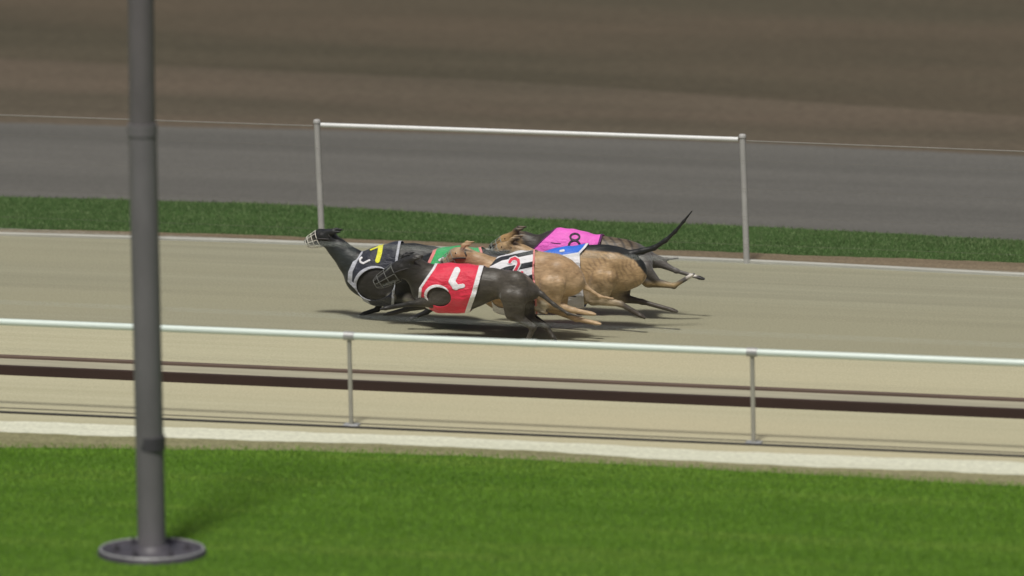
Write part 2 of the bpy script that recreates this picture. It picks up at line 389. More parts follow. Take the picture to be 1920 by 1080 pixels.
# ------------------------------------------------------------------ greyhounds
def smin(a, b, k):
    h = np.maximum(k-np.abs(a-b), 0)/k
    return np.minimum(a, b)-h*h*k*.25
class Field:
    def __init__(s, lo, hi, vox):
        s.lo = np.array(lo); s.vox = vox; s.n = np.ceil((np.array(hi)-s.lo)/vox).astype(int)+1
        s.ax = [s.lo[i]+np.arange(s.n[i])*vox for i in range(3)]
    def blank(s): return np.full(s.n, 1.0, np.float32)
    def cone(s, D, a, b, ra, rb, ky=1.0, k=.03, ky2=None):
        """smooth-unions a tapered round limb into D, ky flattens it sideways"""
        a = np.array(a, float); b = np.array(b, float); ky2 = ky if ky2 is None else ky2
        m = max(ra, rb)*max(1, ky, ky2)+.07
        lo = np.minimum(a, b)-m; hi = np.maximum(a, b)+m
        i0 = np.clip(((lo-s.lo)/s.vox).astype(int), 0, s.n-1); i1 = np.clip(((hi-s.lo)/s.vox).astype(int)+1, 1, s.n)
        sl = tuple(slice(i0[i], i1[i]) for i in range(3))
        X = s.ax[0][sl[0]][:, None, None]-a[0]; Y = s.ax[1][sl[1]][None, :, None]-a[1]; Z = s.ax[2][sl[2]][None, None, :]-a[2]
        ba = b-a; L2 = max(ba@ba, 1e-9)
        h = np.clip((X*ba[0]+Y*ba[1]+Z*ba[2])/L2, 0, 1)
        kk = ky+(ky2-ky)*h
        d = np.sqrt((X-h*ba[0])**2+((Y-h*ba[1])/kk)**2+(Z-h*ba[2])**2)-(ra+(rb-ra)*h)
        D[sl] = smin(D[sl], (d*np.minimum(1, kk*.5+.5)).astype(np.float32), k)
    def nets(s, D):
        """surface nets"""
        B = D < 0
        c = np.zeros(tuple(s.n-1), np.int16)
        for dx in (0, 1):
            for dy in (0, 1):
                for dz in (0, 1):
                    c += B[dx:s.n[0]-1+dx, dy:s.n[1]-1+dy, dz:s.n[2]-1+dz]
        act = np.argwhere((c > 0) & (c < 8))
        idx = np.full(tuple(s.n-1), -1, np.int64); idx[tuple(act.T)] = np.arange(len(act))
        S = np.zeros((len(act), 3)); W = np.zeros(len(act))
        cor = [(i, j, k) for i in (0, 1) for j in (0, 1) for k in (0, 1)]
        for p in range(8):
            for q in range(p+1, 8):
                a, b = np.array(cor[p]), np.array(cor[q])
                if np.abs(a-b).sum() != 1: continue
                va = D[tuple((act+a).T)]; vb = D[tuple((act+b).T)]
                cr = (va < 0) != (vb < 0); t = np.where(cr, va/(va-vb+1e-12), 0)[:, None]
                S += np.where(cr[:, None], a+(b-a)*t, 0); W += cr
        V = s.lo+(act+S/W[:, None])*s.vox
        F = []
        for ax in range(3):
            sh = [slice(None)]*3; sh2 = [slice(None)]*3; sh[ax] = slice(0, -1); sh2[ax] = slice(1, None)
            a = B[tuple(sh)]; b = B[tuple(sh2)]
            e = np.argwhere(a != b); u, v = [(1, 2), (2, 0), (0, 1)][ax]
            ok = (e[:, u] > 0) & (e[:, v] > 0) & (e[:, u] < s.n[u]-1) & (e[:, v] < s.n[v]-1); e = e[ok]
            def g(du, dv):
                q = e.copy(); q[:, u] -= du; q[:, v] -= dv; return idx[tuple(q.T)]
            quad = np.stack([g(1, 1), g(0, 1), g(0, 0), g(1, 0)], 1)
            flip = ~a[tuple(e.T)]
            quad[flip] = quad[flip][:, ::-1]
            F.append(quad)
        F = np.concatenate(F); F = F[(F >= 0).all(1)]
        return V, F
def vnormals(V, F):
    nf = np.cross(V[F[:, 2]]-V[F[:, 0]], V[F[:, 3]]-V[F[:, 1]]); n = np.zeros_like(V)
    for j in range(4): np.add.at(n, F[:, j], nf)
    return n/(np.linalg.norm(n, axis=1)[:, None]+1e-12)
def relax(V, F, it=2):
    for _ in range(it):
        A = np.zeros_like(V); W = np.zeros(len(V))
        for j in range(4):
            np.add.at(A, F[:, j], V[F[:, (j+1) % 4]]+V[F[:, (j-1) % 4]]); np.add.at(W, F[:, j], 2)
        V = V*.5+.5*A/np.maximum(W, 1)[:, None]
    return V
def quick_mesh(name, V, F, mat, parent, color=None, smooth=True):
    me = bpy.data.meshes.new(name); nv, nf = len(V), len(F)
    me.vertices.add(nv); me.vertices.foreach_set('co', V.astype(np.float32).ravel())
    me.loops.add(nf*4); me.loops.foreach_set('vertex_index', F.astype(np.int32).ravel())
    me.polygons.add(nf); me.polygons.foreach_set('loop_start', (np.arange(nf)*4).astype(np.int32))
    me.update(calc_edges=True)
    me.polygons.foreach_set('use_smooth', np.ones(nf, bool))
    if color is not None:
        at = me.color_attributes.new('coat', 'FLOAT_COLOR', 'POINT')
        at.data.foreach_set('color', np.concatenate([color, np.ones((nv, 1))], 1).astype(np.float32).ravel())
    me.materials.append(mat); o = bpy.data.objects.new(name, me); COL.objects.link(o); o.parent = parent
    return o

def coat_mat(name, rough=.46):
    m, t, b = nodes(name)
    at = t.nodes.new('ShaderNodeVertexColor'); at.layer_name = 'coat'
    fur = noise_chain(t, 60, (.35, 1, 1.2), 4, .7); big = noise_chain(t, 11, (1, 1, 1), 3, .6)
    c = mix(t, at.outputs[0], ramp(t, fur.outputs[0], [(.3, (.72, .71, .70)), (.7, (1.22, 1.2, 1.18))]), 1.0, 'MULTIPLY')
    c = mix(t, c, ramp(t, big.outputs[0], [(.3, (.80, .78, .76)), (.7, (1.15, 1.15, 1.15))]), 1.0, 'MULTIPLY')
    t.links.new(c, b.inputs['Base Color'])
    b.inputs['Roughness'].default_value = rough; b.inputs['Specular IOR Level'].default_value = .35
    b.inputs['Sheen Weight'].default_value = .15; b.inputs['Sheen Roughness'].default_value = .4
    mus = noise_chain(t, 13, (.8, 1, 1.5), 3, .5)
    ad = t.nodes.new('ShaderNodeMath'); ad.operation = 'MULTIPLY_ADD'; ad.inputs[1].default_value = .16
    t.links.new(fur.outputs[0], ad.inputs[0]); t.links.new(mus.outputs[0], ad.inputs[2])
    bump(t, b, ad.outputs[0], .42, .020)
    return m
def cloth_mat(name, c, rough=.42):
    m, t, b = nodes(name)
    z = noise_chain(t, 9, (1, 1, 2.2), 4, .55); wv = noise_chain(t, 260, (1, 1, 1), 2, .5)
    t.links.new(mix(t, c, ramp(t, z.outputs[0], [(.3, (.86, .86, .86)), (.7, (1.1, 1.1, 1.1))]), 1.0, 'MULTIPLY'), b.inputs['Base Color'])
    b.inputs['Roughness'].default_value = rough; b.inputs['Sheen Weight'].default_value = .25; b.inputs['Specular IOR Level'].default_value = .4
    ad = t.nodes.new('ShaderNodeMath'); ad.operation = 'MULTIPLY_ADD'; ad.inputs[1].default_value = .12
    t.links.new(wv.outputs[0], ad.inputs[0]); t.links.new(z.outputs[0], ad.inputs[2])
    bump(t, b, ad.outputs[0], .7, .03)
    return m
COAT = coat_mat('short_dog_coat')
CL = {k: cloth_mat('satin_'+k, c) for k, c in dict(red=(.74, .030, .075), white=(.80, .80, .84), silver=(.48, .50, .57), black=(.014, .017, .026), navy=(.02, .024, .04),
      green=(.022, .40, .12), blue=(.03, .17, .78), pink=(.86, .14, .62), yellow=(.80, .80, .03), rose=(.78, .26, .25), ink=(.02, .006, .03), purple=(.10, .008, .10)).items()}
EYE = paint('dark_eye', (.012, .008, .006), .08, .1, 20, coat=1.0)
MUZ = paint('muzzle_wire', (.78, .76, .68), .35, .1, 20)
MUZD = paint('grey_muzzle_wire', (.25, .27, .25), .4, .1, 20)
MUZB = paint('dark_muzzle_wire', (.15, .155, .15), .4, .1, 20)
STRAP = paint('muzzle_strap', (.03, .028, .03), .6, .2, 20)

def seg_d(X, Y, pts):
    d = np.full(X.shape, 1e9)
    for (a, b), (c, e) in zip(pts[:-1], pts[1:]):
        ux, uy = c-a, e-b; L = ux*ux+uy*uy+1e-9
        h = np.clip(((X-a)*ux+(Y-b)*uy)/L, 0, 1)
        d = np.minimum(d, np.hypot(X-a-h*ux, Y-b-h*uy))
    return d
def hl(pts, y):                                   # x of a polyline at height y (pts sorted by y)
    p = sorted(pts, key=lambda q: q[1]); return np.interp(y, [q[1] for q in p], [q[0] for q in p])

def greyhound(spec):
    gx, gy = spec['ground']
    G = ground(gx, gy); root = empty('greyhound', G, -THETA)
    tag(root, spec['label'], 'greyhound', 'greyhounds racing along the sand track')
    def L(px, py, lat=0.0):
        return loc_in(root, on_plane(px, py, G, lat))
    S = np.linalg.norm(L(gx+100, gy-100*0)-L(gx, gy))/100        # metres per surveyed unit
    S = 1/307.0
    # --- lay out parts
    torso = [(L(x, (yt+yb)/2), (yb-yt)/2*S*1.01, hw) for (x, yt, yb, hw) in spec['torso']]
    legs = [[(L(x, y, lat), r) for (x, y, lat, r) in leg] for leg in spec['legs']]
    neck = [(L(x, y, spec.get('headlat', 0.0)*i/max(1, len(spec['neck'])-1)), r) for i, (x, y, r) in enumerate(spec['neck'])]
    hlat = spec.get('headlat', 0.0)
    oc, br, no = [L(x, y, hlat) for (x, y) in spec['head']]
    tail = [(L(x, y, lat), r) for (x, y, lat, r) in spec['tail']]
    P = [q[0] for q in torso]+[q[0] for l in legs for q in l]+[q[0] for q in neck]+[oc, no]+[q[0] for q in tail]
    P = np.array(P); lo = P.min(0)-.09; hi = P.max(0)+.09
    lo[0] -= .06; hi[0] += .06; lo[2] -= .02; hi[2] += .06; lo[1] = min(lo[1], -.19); hi[1] = max(hi[1], .19)
    f = Field(lo, hi, .0062)
    def torso_into(fl, D, grow=0.0):
        for (a, ra, ha), (b, rb, hb) in zip(torso[:-1], torso[1:]):
            fl.cone(D, a, b, ra+grow, rb+grow, (ha+grow)/(ra+grow), .045, (hb+grow)/(rb+grow))
    D = f.blank(); torso_into(f, D)
    # legs: haunch or shoulder muscle first, then the jointed limb
    for kind, leg in zip(spec['legkind'], legs):
        E = f.blank()
        for (a, ra), (b, rb) in zip(leg[:-1], leg[1:]):
            thin = .72 if ra > .04 else .9
            f.cone(E, a, b, ra, rb, thin, .012)
        (a, ra), (b, rb) = leg[-2], leg[-1]
        d = (b-a)/(np.linalg.norm(b-a)+1e-9)
        side = np.array((0, 1., 0)); upv = np.cross(side, d)
        for s_ in (-1, 0, 1):                                                   # toes
            t0 = b+side*s_*.009; f.cone(E, t0-d*.004, t0+d*.026+upv*0, .0105, .0075, 1, .006)
        if kind == 'hind' and len(leg) >= 4:                                   # point of hock
            hk = leg[3][0]; an = (leg[2][0]-hk); an /= np.linalg.norm(an)
            mt = (leg[4][0]-hk) if len(leg) > 4 else -an; mt = mt/np.linalg.norm(mt)
            pt = hk-(an+mt)*.5*.018; f.cone(E, hk, pt, .016, .011, 1, .012)
            f.cone(E, leg[2][0]*.25+hk*.75-mt*.006, pt, .009, .007, 1, .014)   # hamstring cord
            knee = leg[2][0]; hip = leg[1][0]
            out_ = np.array((0, np.sign(hk[1]+1e-6)*.038, 0)); bk = np.array((.034, 0, 0))
            M_ = f.blank()
            f.cone(M_, hip+bk*1.1+out_, knee*.55+hk*.45+out_*.3, .040, .017, .75, .010)      # hamstring mass
            f.cone(M_, hip-bk*.8+out_, knee+out_*.4, .046, .030, .7, .010)                    # front of the thigh
            E = smin(E, M_, .008)
            f.cone(E, hip*.8+knee*.2, knee*.55+hip*.45, leg[1][1]*.95, leg[2][1]*1.1, .7, .04)
        D = smin(D, E, .035)
    for (a, ra), (b, rb) in zip(neck[:-1], neck[1:]): f.cone(D, a, b, ra, rb, .82, .045)
    # head
    hs = spec.get('hs', 1.0)
    H = f.blank(); dirv = no-br; dirv /= np.linalg.norm(dirv); up = np.cross(np.array((0, 1., 0)), dirv); up /= np.linalg.norm(up)
    if up[2] < 0: up = -up
    f.cone(H, oc, br, .044*hs, .040*hs, .86, .02)
    f.cone(H, br-up*.006, no, .034*hs, .0185*hs, .82, .03)
    f.cone(H, br-up*.022*hs-dirv*.03, no-up*.010-dirv*.02, .027*hs, .013*hs, .78, .02)    # lower jaw
    f.cone(H, no+dirv*.004+up*.004, no+dirv*.008+up*.004, .0145*hs, .0125*hs, 1.0, .01)
    for s_ in (-1, 1):
        f.cone(H, oc*.4+br*.6+np.array((0, s_*.027*hs, 0))+up*.006, br+dirv*.015+np.array((0, s_*.02*hs, 0)), .020*hs, .014*hs, .9, .018)  # brow and cheek
        e0 = oc+np.array((0, s_*.030*hs, 0))+up*.028*hs
        ev = spec.get('ear', (-.8, .35)); e1 = e0-dirv*.05*(-ev[0])/.8+up*.10*ev[1]*.6+np.array((0, s_*.010, 0)); e2 = e1-dirv*.045-up*.012
        f.cone(H, e0, e1, .017, .0135, .55, .012); f.cone(H, e1, e2, .0135, .006, .5, .012)
    D = smin(D, H, .03)
    for (a, ra), (b, rb) in zip(tail[:-1], tail[1:]): f.cone(D, a, b, ra, rb, 1.0, .012)
    V, F = f.nets(D); V = relax(V, F, 1)
    # --- coat colour from markings
    W = np.array(G)+V[:, :1]*T+V[:, 1:2]*N+np.array((0, 0, 1.))*V[:, 2:3]
    ix, iy = to_px(np.array(G)+V[:, :1]*T-np.abs(V[:, 1:2])*N+np.array((0, 0, 1.))*V[:, 2:3])
    col = spec['coat'](ix, iy, V)
    nd = np.linalg.norm(V-(no+dirv*.008), axis=1); k = np.clip((.026-nd)/.008, 0, 1)[:, None]
    col = col*(1-k)+np.array((.012, .011, .012))*k
    quick_mesh('body', V, F, COAT, root, col)
    # --- eyes
    for s_ in (-1, 1):
        c = br*.72+oc*.28+up*.016*hs+np.array((0, s_*.0335*hs, 0))
        mb = MB(); mb.lathe([(.0095*math.sin(a), -.0095*math.cos(a)) for a in np.linspace(.15, math.pi-.15, 7)], 12, c); mb.build('eye', EYE, root)
    # --- basket muzzle
    if spec.get('muzzle'):
        mm = {'white': MUZ, 'grey': MUZD, 'dark': MUZB}[spec['muzzle']]
        mz = MB(); Ls = np.linalg.norm(no-br); side = np.array((0, 1., 0))
        rings = [(u_, r_*hs) for u_, r_ in ((.18, .050), (.55, .043), (.90, .036), (1.12, .024))]
        ctr = lambda u: br+dirv*Ls*u-up*.010
        for u, r in rings:
            mz.tube([ctr(u)+r*(.85*side*math.cos(t)+up*math.sin(t)) for t in np.linspace(0, 2*math.pi, 21)], .0022, 5, False)
        for t in np.linspace(0, 2*math.pi, 9)[:-1]:
            mz.tube([ctr(u)+r*(.85*side*math.cos(t)+up*math.sin(t)) for u, r in rings], .0020, 5, False)
        mo = mz.build('muzzle', mm, root)
        st = MB(); back = oc-dirv*.008
        for s_ in (-1, 1):
            st.tube([ctr(.18)+.0425*hs*side*s_+up*.006, (ctr(.18)+back)/2+side*s_*.047*hs, back+side*s_*.040*hs-up*.012], .0045, 6)
        st.tube([back+.040*hs*(side*math.cos(t)*1.0+up*math.sin(t)*.9)-dirv*.01 for t in np.linspace(0, math.pi, 9)], .0045, 6, False)
        st.build('strap', STRAP, mo)
    # --- racing rug: cloth shell over the ribs
    R = spec['rug']
    tx = np.array([L(x, 500)[0] for x in R['span']])
    tz = np.array([q[0][2] for q in torso]); mr = max(q[1] for q in torso)
    fl = Field((tx.min()-.04, -.19, tz.min()-mr-.05), (tx.max()+.04, .19, tz.max()+mr+.04), .0036)
    DR = fl.blank(); torso_into(fl, DR, .0075)
    for kind, leg in zip(spec['legkind'], legs):                               # shoulders push the cloth out
        kf = 1.0 if kind == 'hind' else .8
        fl.cone(DR, leg[0][0], leg[1][0], leg[0][1]+.010, leg[1][1]*kf+.008, .76, .05)
    (a, ra), (b, rb) = neck[0], neck[1]
    fl.cone(DR, a, a*.75+b*.25, ra+.003, ra*.75+rb*.25+.003, .84, .045)
    xx = fl.ax[0][:, None, None]; yy = fl.ax[1][None, :, None]; zz = fl.ax[2][None, None, :]
    ph = spec['ground'][0]*.37
    DR = DR-(.0032*np.sin(34*xx+19*zz+ph)*np.sin(23*zz-9*xx+ph*.7)+.0014*np.sin(61*xx-37*zz+ph+11*yy)).astype(np.float32)
    RV, RF = fl.nets(DR); RV = relax(RV, RF, 1); RN = vnormals(RV, RF)
    def imgc(v):
        return to_px(np.array(G)+v[:, :1]*T-np.abs(v[:, 1:2])*N+np.array((0, 0, 1.))*v[:, 2:3])
    def g_rug(x, y):
        g = np.maximum(hl(R['front'], y)-x, x-hl(R['rear'], y))
        for (cx, cy, a, b, rot) in R.get('holes', ()):
            c, s = math.cos(rot), math.sin(rot); u = (x-cx)*c+(y-cy)*s; v = -(x-cx)*s+(y-cy)*c
            q = np.hypot(u/a, v/b); g = np.maximum(g, (1-q)*min(a, b))
        return g
    def piece(name, mat, parent, gf, lift, near_only=False, label=None):
        x, y = imgc(RV); g = gf(x, y)
        keep = g[RF].mean(1) < 0
        if near_only: keep &= (RV[RF][:, :, 1].mean(1) < .012)
        fs_ = RF[keep]
        if not len(fs_): return None
        used, inv = np.unique(fs_, return_inverse=True); fs_ = inv.reshape(-1, 4); v = RV[used].copy(); n = RN[used]
        # snap the rim to the exact cut line
        e = np.sort(np.concatenate([fs_[:, [i, (i+1) % 4]] for i in range(4)]), 1); ee, ct = np.unique(e, axis=0, return_counts=True)
        rim = np.unique(ee[ct == 1])
        for _ in range(3):
            r = v[rim]; g0 = gf(*imgc(r)); gr = np.zeros_like(r)
            for i in range(3):
                q = r.copy(); q[:, i] += 4e-4; gr[:, i] = (gf(*imgc(q))-g0)/4e-4
            nn = n[rim]; gr -= nn*(gr*nn).sum(1)[:, None]
            st = -g0[:, None]*gr/((gr*gr).sum(1)[:, None]+1e-6)
            ln = np.linalg.norm(st, axis=1)[:, None]; st *= np.minimum(1, .004/(ln+1e-9)); v[rim] += st
        v = v+n*lift
        lab = np.arange(len(v))
        while True:                                                             # each separate patch of cloth is its own piece
            m_ = lab[fs_].min(1); new = lab.copy()
            for j in range(4): np.minimum.at(new, fs_[:, j], m_)
            if (new == lab).all(): break
            lab = new
        out = None; fl_ = lab[fs_[:, 0]]; us, ct = np.unique(fl_, return_counts=True)
        for u_, c_ in sorted(zip(us, ct), key=lambda q: -q[1]):
            if out is not None and c_ < 25: continue
            ff = fs_[fl_ == u_]; ud, iv = np.unique(ff, return_inverse=True)
            o = quick_mesh(name, v[ud], iv.reshape(-1, 4), mat, parent)
            sm = o.modifiers.new('thickness', 'SOLIDIFY'); sm.thickness = .003; sm.offset = -1
            out = out or o
        return out
    x_, y_ = imgc(RV); fl_ = np.clip(1-(hl(R['rear'], y_)-x_)/16, 0, 1)          # loose rear hem lifts and ripples
    RV += RN*(fl_**1.5*(.004+.004*np.sin(y_*.30+ph)))[:, None]
    rug = piece('racing_rug', CL[R['color']], root, g_rug, 0.0)
    for (nm, colr, gf, lift, nearonly) in R['extras']:
        piece(nm, CL[colr], rug, (lambda x, y, gf=gf: np.maximum(gf(x, y, g_rug), g_rug(x, y)+.0)), lift, nearonly)
    return root

def stroke(pts, hw): return lambda x, y, g: seg_d(x, y, pts)-hw
def rim_trim(fr, rr, R_front, R_rear, holes=(), wh=6):
    def gf(x, y, g):
        v = np.full(np.shape(x), 1e3)
        if fr: v = np.minimum(v, x-hl(R_front, y)-fr)
        if rr: v = np.minimum(v, hl(R_rear, y)-rr-x)
        for (cx, cy, a, b, rot) in holes:                                       # binding is widest towards the chest and thins out behind
            c, s = math.cos(rot), math.sin(rot); u = (x-cx)*c+(y-cy)*s; w_ = -(x-cx)*s+(y-cy)*c
            m_ = np.clip(.12-(.80*u/a+.55*w_/b)/np.maximum(np.hypot(u/a, w_/b), 1e-6), 0, 1)**.6*wh+.3
            q = np.hypot(u/(a+m_), w_/(b+m_)); v = np.minimum(v, (q-1)*np.minimum(a+m_, b+m_))
        return v
    return gf
def arc(cx, cy, rx, ry, a0, a1, n=14):
    return [(cx+rx*math.cos(math.radians(a)), cy+ry*math.sin(math.radians(a))) for a in np.linspace(a0, a1, n)]
def flat(c): return lambda x, y, V: np.tile(np.array(c), (len(x), 1))
def blend(c, d, k): k = np.clip(k, 0, 1)[:, None]; return c*(1-k)+np.array(d)*k
def near_pt(x, y, cx, cy, r, soft=6): return (r-np.hypot(x-cx, y-cy))/soft+.5

def leg(kind, pts, lat, w=1.0):
    """pts: joints; radii for hip-thigh-knee-hock-paw or shoulder-elbow-wrist-paw"""
    if kind == 'hind': rr = (.085, .080, .044, .0185, .0155, .0175)
    else: rr = (.066, .046, .022, .0150, .0175)
    if kind == 'hind':   # hip, mid-thigh, knee, hock, paw
        rr = (.072, .070, .036, .0155, .0140)
    else:                # shoulder, elbow, wrist, paw
        rr = (.060, .036, .0155, .0140)
    sg = -1 if lat < 0 else 1
    latk = [abs(lat)*.75, abs(lat), abs(lat), abs(lat)*.95, abs(lat)*.9]
    return [(x, y, sg*l, r*w) for (x, y), l, r in zip(pts, latk, rr)]

# --- number 7, the leader: black coat, black rug with a yellow numeral
h7 = [(704, 533, 36, 30, -.25)]
fr7 = [(672, 474), (662, 490), (653, 510), (652, 528), (668, 545), (690, 575)]; rr7 = [(752, 452), (747, 480), (742, 520), (738, 580)]
def coat7(x, y, V):
    c = np.tile(np.array((.020, .022, .024)), (len(x), 1))
    c = blend(c, (.034, .042, .044), (x < 668)*1.0*np.clip((y-452)/20, 0, 1))
    c = blend(c, (.036, .035, .034), near_pt(x, y, 705, 535, 38, 14)*.7)
    c = blend(c, (.42, .41, .38), near_pt(x, y, 767, 562, 11, 6)); c = blend(c, (.38, .37, .34), near_pt(x, y, 733, 558, 8, 6)*.8)
    return blend(c, (.35, .34, .30), near_pt(x, y, 578, 452, 10, 8)*.5)
greyhound(dict(label='black greyhound in the lead wearing a black rug with yellow numeral', ground=(720, 601),
    torso=[(676, 488, 548, .070), (700, 474, 563, .094), (726, 465, 570, .100), (755, 460, 562, .094), (785, 461, 545, .080), (815, 467, 530, .072), (842, 474, 528, .076), (862, 484, 532, .066), (876, 497, 530, .045)],
    neck=[(678, 505, .082), (655, 487, .070), (634, 466, .052), (618, 452, .045)],
    head=[(616, 444), (601, 443), (577, 452)], muzzle='white', hs=1.08, ear=(-.8, -.2),
    legs=[leg('fore', [(695, 515), (722, 548), (766, 560), (800, 576)], -.075), leg('fore', [(690, 518), (716, 556), (708, 580), (683, 588)], .06),
          leg('hind', [(848, 500), (838, 520), (815, 548), (868, 552), (900, 548)], -.07), leg('hind', [(850, 500), (845, 520), (830, 552), (876, 560), (908, 557)], .07)],
    legkind=['fore', 'fore', 'hind', 'hind'], tail=[(872, 500, 0, .020), (900, 520, 0, .014), (940, 545, 0, .010), (975, 552, 0, .006)],
    coat=coat7,
    rug=dict(span=(650, 755), color='navy', front=fr7, rear=rr7, holes=h7, extras=[
        ('trim', 'silver', rim_trim(8, 5, fr7, rr7, h7, 5.5), .0015, False),
        ('numeral', 'yellow', lambda x, y, g: np.minimum(seg_d(x, y, [(714, 461), (712, 475), (708, 489)])-4.4, seg_d(x, y, [(695, 469), (712, 462)])-1.2), .003, True),
        ('emblem', 'white', lambda x, y, g: np.minimum(seg_d(x, y, arc(680, 488, 5, 5, 90, 250, 8))-1.8, seg_d(x, y, [(681, 494), (693, 488)])-1.7), .003, True)])))

# --- number 6: black coat, green rug with rose trim
fr6 = [(815, 460), (810, 475), (800, 496), (792, 520), (795, 570)]; rr6 = [(900, 458), (907, 480), (905, 520), (900, 570)]
h6 = [(826, 545, 26, 24, 0)]
greyhound(dict(label='black greyhound in a green rug with rose trim, between the leader and the fawn dog', ground=(850, 618),
    torso=[(808, 482, 552, .072), (830, 471, 568, .094), (856, 469, 576, .100), (884, 470, 566, .092), (914, 473, 548, .078), (940, 479, 540, .072), (966, 486, 540, .076), (986, 496, 544, .064), (998, 510, 540, .045)],
    neck=[(812, 515, .080), (792, 512, .062), (772, 507, .049), (757, 503, .044)],
    head=[(757, 500), (744, 506), (718, 524)], muzzle='grey',
    legs=[leg('fore', [(822, 530), (830, 560), (800, 585), (770, 598)], -.07), leg('fore', [(822, 530), (838, 556), (860, 568), (882, 572)], .07),
          leg('hind', [(972, 512), (964, 530), (948, 566), (985, 586), (1008, 607)], -.07), leg('hind', [(974, 512), (968, 530), (960, 570), (1000, 592), (1024, 610)], .07)],
    legkind=['fore', 'fore', 'hind', 'hind'], tail=[(994, 512, 0, .020), (1020, 535, 0, .014), (1050, 552, 0, .010), (1080, 556, 0, .006)],
    coat=flat((.020, .021, .024)),
    rug=dict(span=(790, 910), color='green', front=fr6, rear=rr6, holes=h6, extras=[
        ('trim', 'rose', rim_trim(6, 5, fr6, rr6, h6, 5), .0015, False),
        ('numeral', 'red', stroke([(858, 478), (848, 490), (846, 505), (854, 512), (862, 505), (858, 497), (848, 500)], 3.2), .003, True),
        ('emblem', 'white', stroke([(824, 488), (832, 484)], 2.2), .003, True)])))

# --- number 4: fawn brindle with a dark saddle and black tail, blue rug with white trim and a painted sheen
fr4 = [(1008, 466), (1004, 478), (1004, 500), (1010, 560)]; rr4 = [(1107, 452), (1098, 464), (1087, 476), (1088, 510), (1093, 545), (1096, 580)]
h4 = [(1030, 548, 24, 22, 0)]
def coat4(x, y, V):
    c = np.tile(np.array((.42, .295, .165)), (len(x), 1))
    st = np.sin(x*.72-.30*y+2.6*np.sin(.10*y+.06*x)+1.3*np.sin(.23*y))*(.55+.45*np.sin(.09*x+.13*y))
    c = blend(c, (.25, .175, .105), st*.85); c = blend(c, (.46, .38, .26), ((y-520)/30)*.7)
    top = np.interp(x, [1080, 1120, 1160, 1190, 1215], [468, 471, 475, 488, 520]); c = blend(c, (.018, .020, .021), ((top-y)/4+.5)*(x > 1060))
    c = blend(c, (.018, .020, .021), (x-1194)/6*(y < 500)); c = blend(c, (.075, .065, .055), (x-1150)/22*(y > 548))
    c = blend(c, (.085, .08, .08), ((932-x)/9)*(y > 462)*(x < 960)); c = blend(c, (.07, .05, .035), near_pt(x, y, 968, 452, 8, 6))
    return c
greyhound(dict(label='fawn brindle greyhound with dark back and raised black tail wearing a blue rug', ground=(1050, 615),
    torso=[(1012, 484, 550, .072), (1032, 475, 566, .094), (1058, 471, 574, .100), (1086, 467, 566, .092), (1112, 464, 550, .080), (1138, 464, 540, .076), (1160, 469, 540, .080), (1178, 478, 540, .068), (1190, 490, 530, .046)],
    neck=[(1016, 508, .078), (998, 490, .058), (978, 476, .047), (960, 468, .044)],
    head=[(957, 466), (942, 467), (915, 480)], muzzle='grey', ear=(-.8, .3),
    legs=[leg('fore', [(1026, 530), (1032, 566), (1062, 586), (1090, 598)], -.07), leg('fore', [(1026, 530), (1022, 566), (996, 590), (968, 598)], .07),
          leg('hind', [(1146, 496), (1134, 518), (1112, 560), (1164, 570), (1202, 592)], -.075, 1.12), leg('hind', [(1162, 500), (1160, 522), (1150, 556), (1205, 566), (1262, 582)], .07)],
    legkind=['fore', 'fore', 'hind', 'hind'],
    tail=[(1184, 476, 0, .026), (1204, 471, 0, .020), (1226, 465, 0, .016), (1248, 451, 0, .0135), (1266, 434, 0, .011), (1282, 415, 0, .0085), (1298, 395, 0, .005)],
    coat=coat4,
    rug=dict(span=(1000, 1112), color='blue', front=fr4, rear=rr4, holes=h4, extras=[
        ('flank_sheen', 'white', lambda x, y, g: np.maximum(474-y+.16*(1080-x), 1035-x), .0015, True),  # highlight on the blue satin, painted as a white patch
        ('trim', 'white', rim_trim(0, 5, fr4, rr4), .0018, False),
        ('emblem', 'white', stroke([(1051, 471), (1057, 470)], 2.0), .003, True)])))

# --- number 8: dark brindle behind the others, pink rug
fr8 = [(1044, 424), (1030, 438), (1014, 452), (998, 468), (990, 500), (998, 540)]; rr8 = [(1131, 436), (1128, 447), (1124, 460), (1122, 540)]
h8 = [(1022, 515, 24, 22, 0)]
def coat8(x, y, V):
    c = np.tile(np.array((.135, .105, .072)), (len(x), 1))
    st = np.sin(x*.42-.2*y+1.8*np.sin(y*.12)); c = blend(c, (.035, .030, .027), (st-.1)*1.0)
    c = blend(c, (.045, .040, .037), (x-975)/18*(x < 1060)); c = blend(c, (.43, .28, .13), near_pt(x, y, 950, 458, 26, 12)*.9)
    c = blend(c, (.120, .115, .112), (x-1185)/18); c = blend(c, (.40, .30, .15), (1-np.abs(y-(534+.0*x))/9)*(x > 1188)*(x < 1280)*(y > 522)*.95)
    c = blend(c, (.03, .025, .022), near_pt(x, y, 968, 446, 8, 5)); c = blend(c, (.04, .036, .034), near_pt(x, y, 922, 466, 9, 6))
    c = blend(c, (.72, .70, .66), near_pt(x, y, 1293, 518, 7, 4)); return blend(c, (.03, .03, .03), (x-1301)/4)
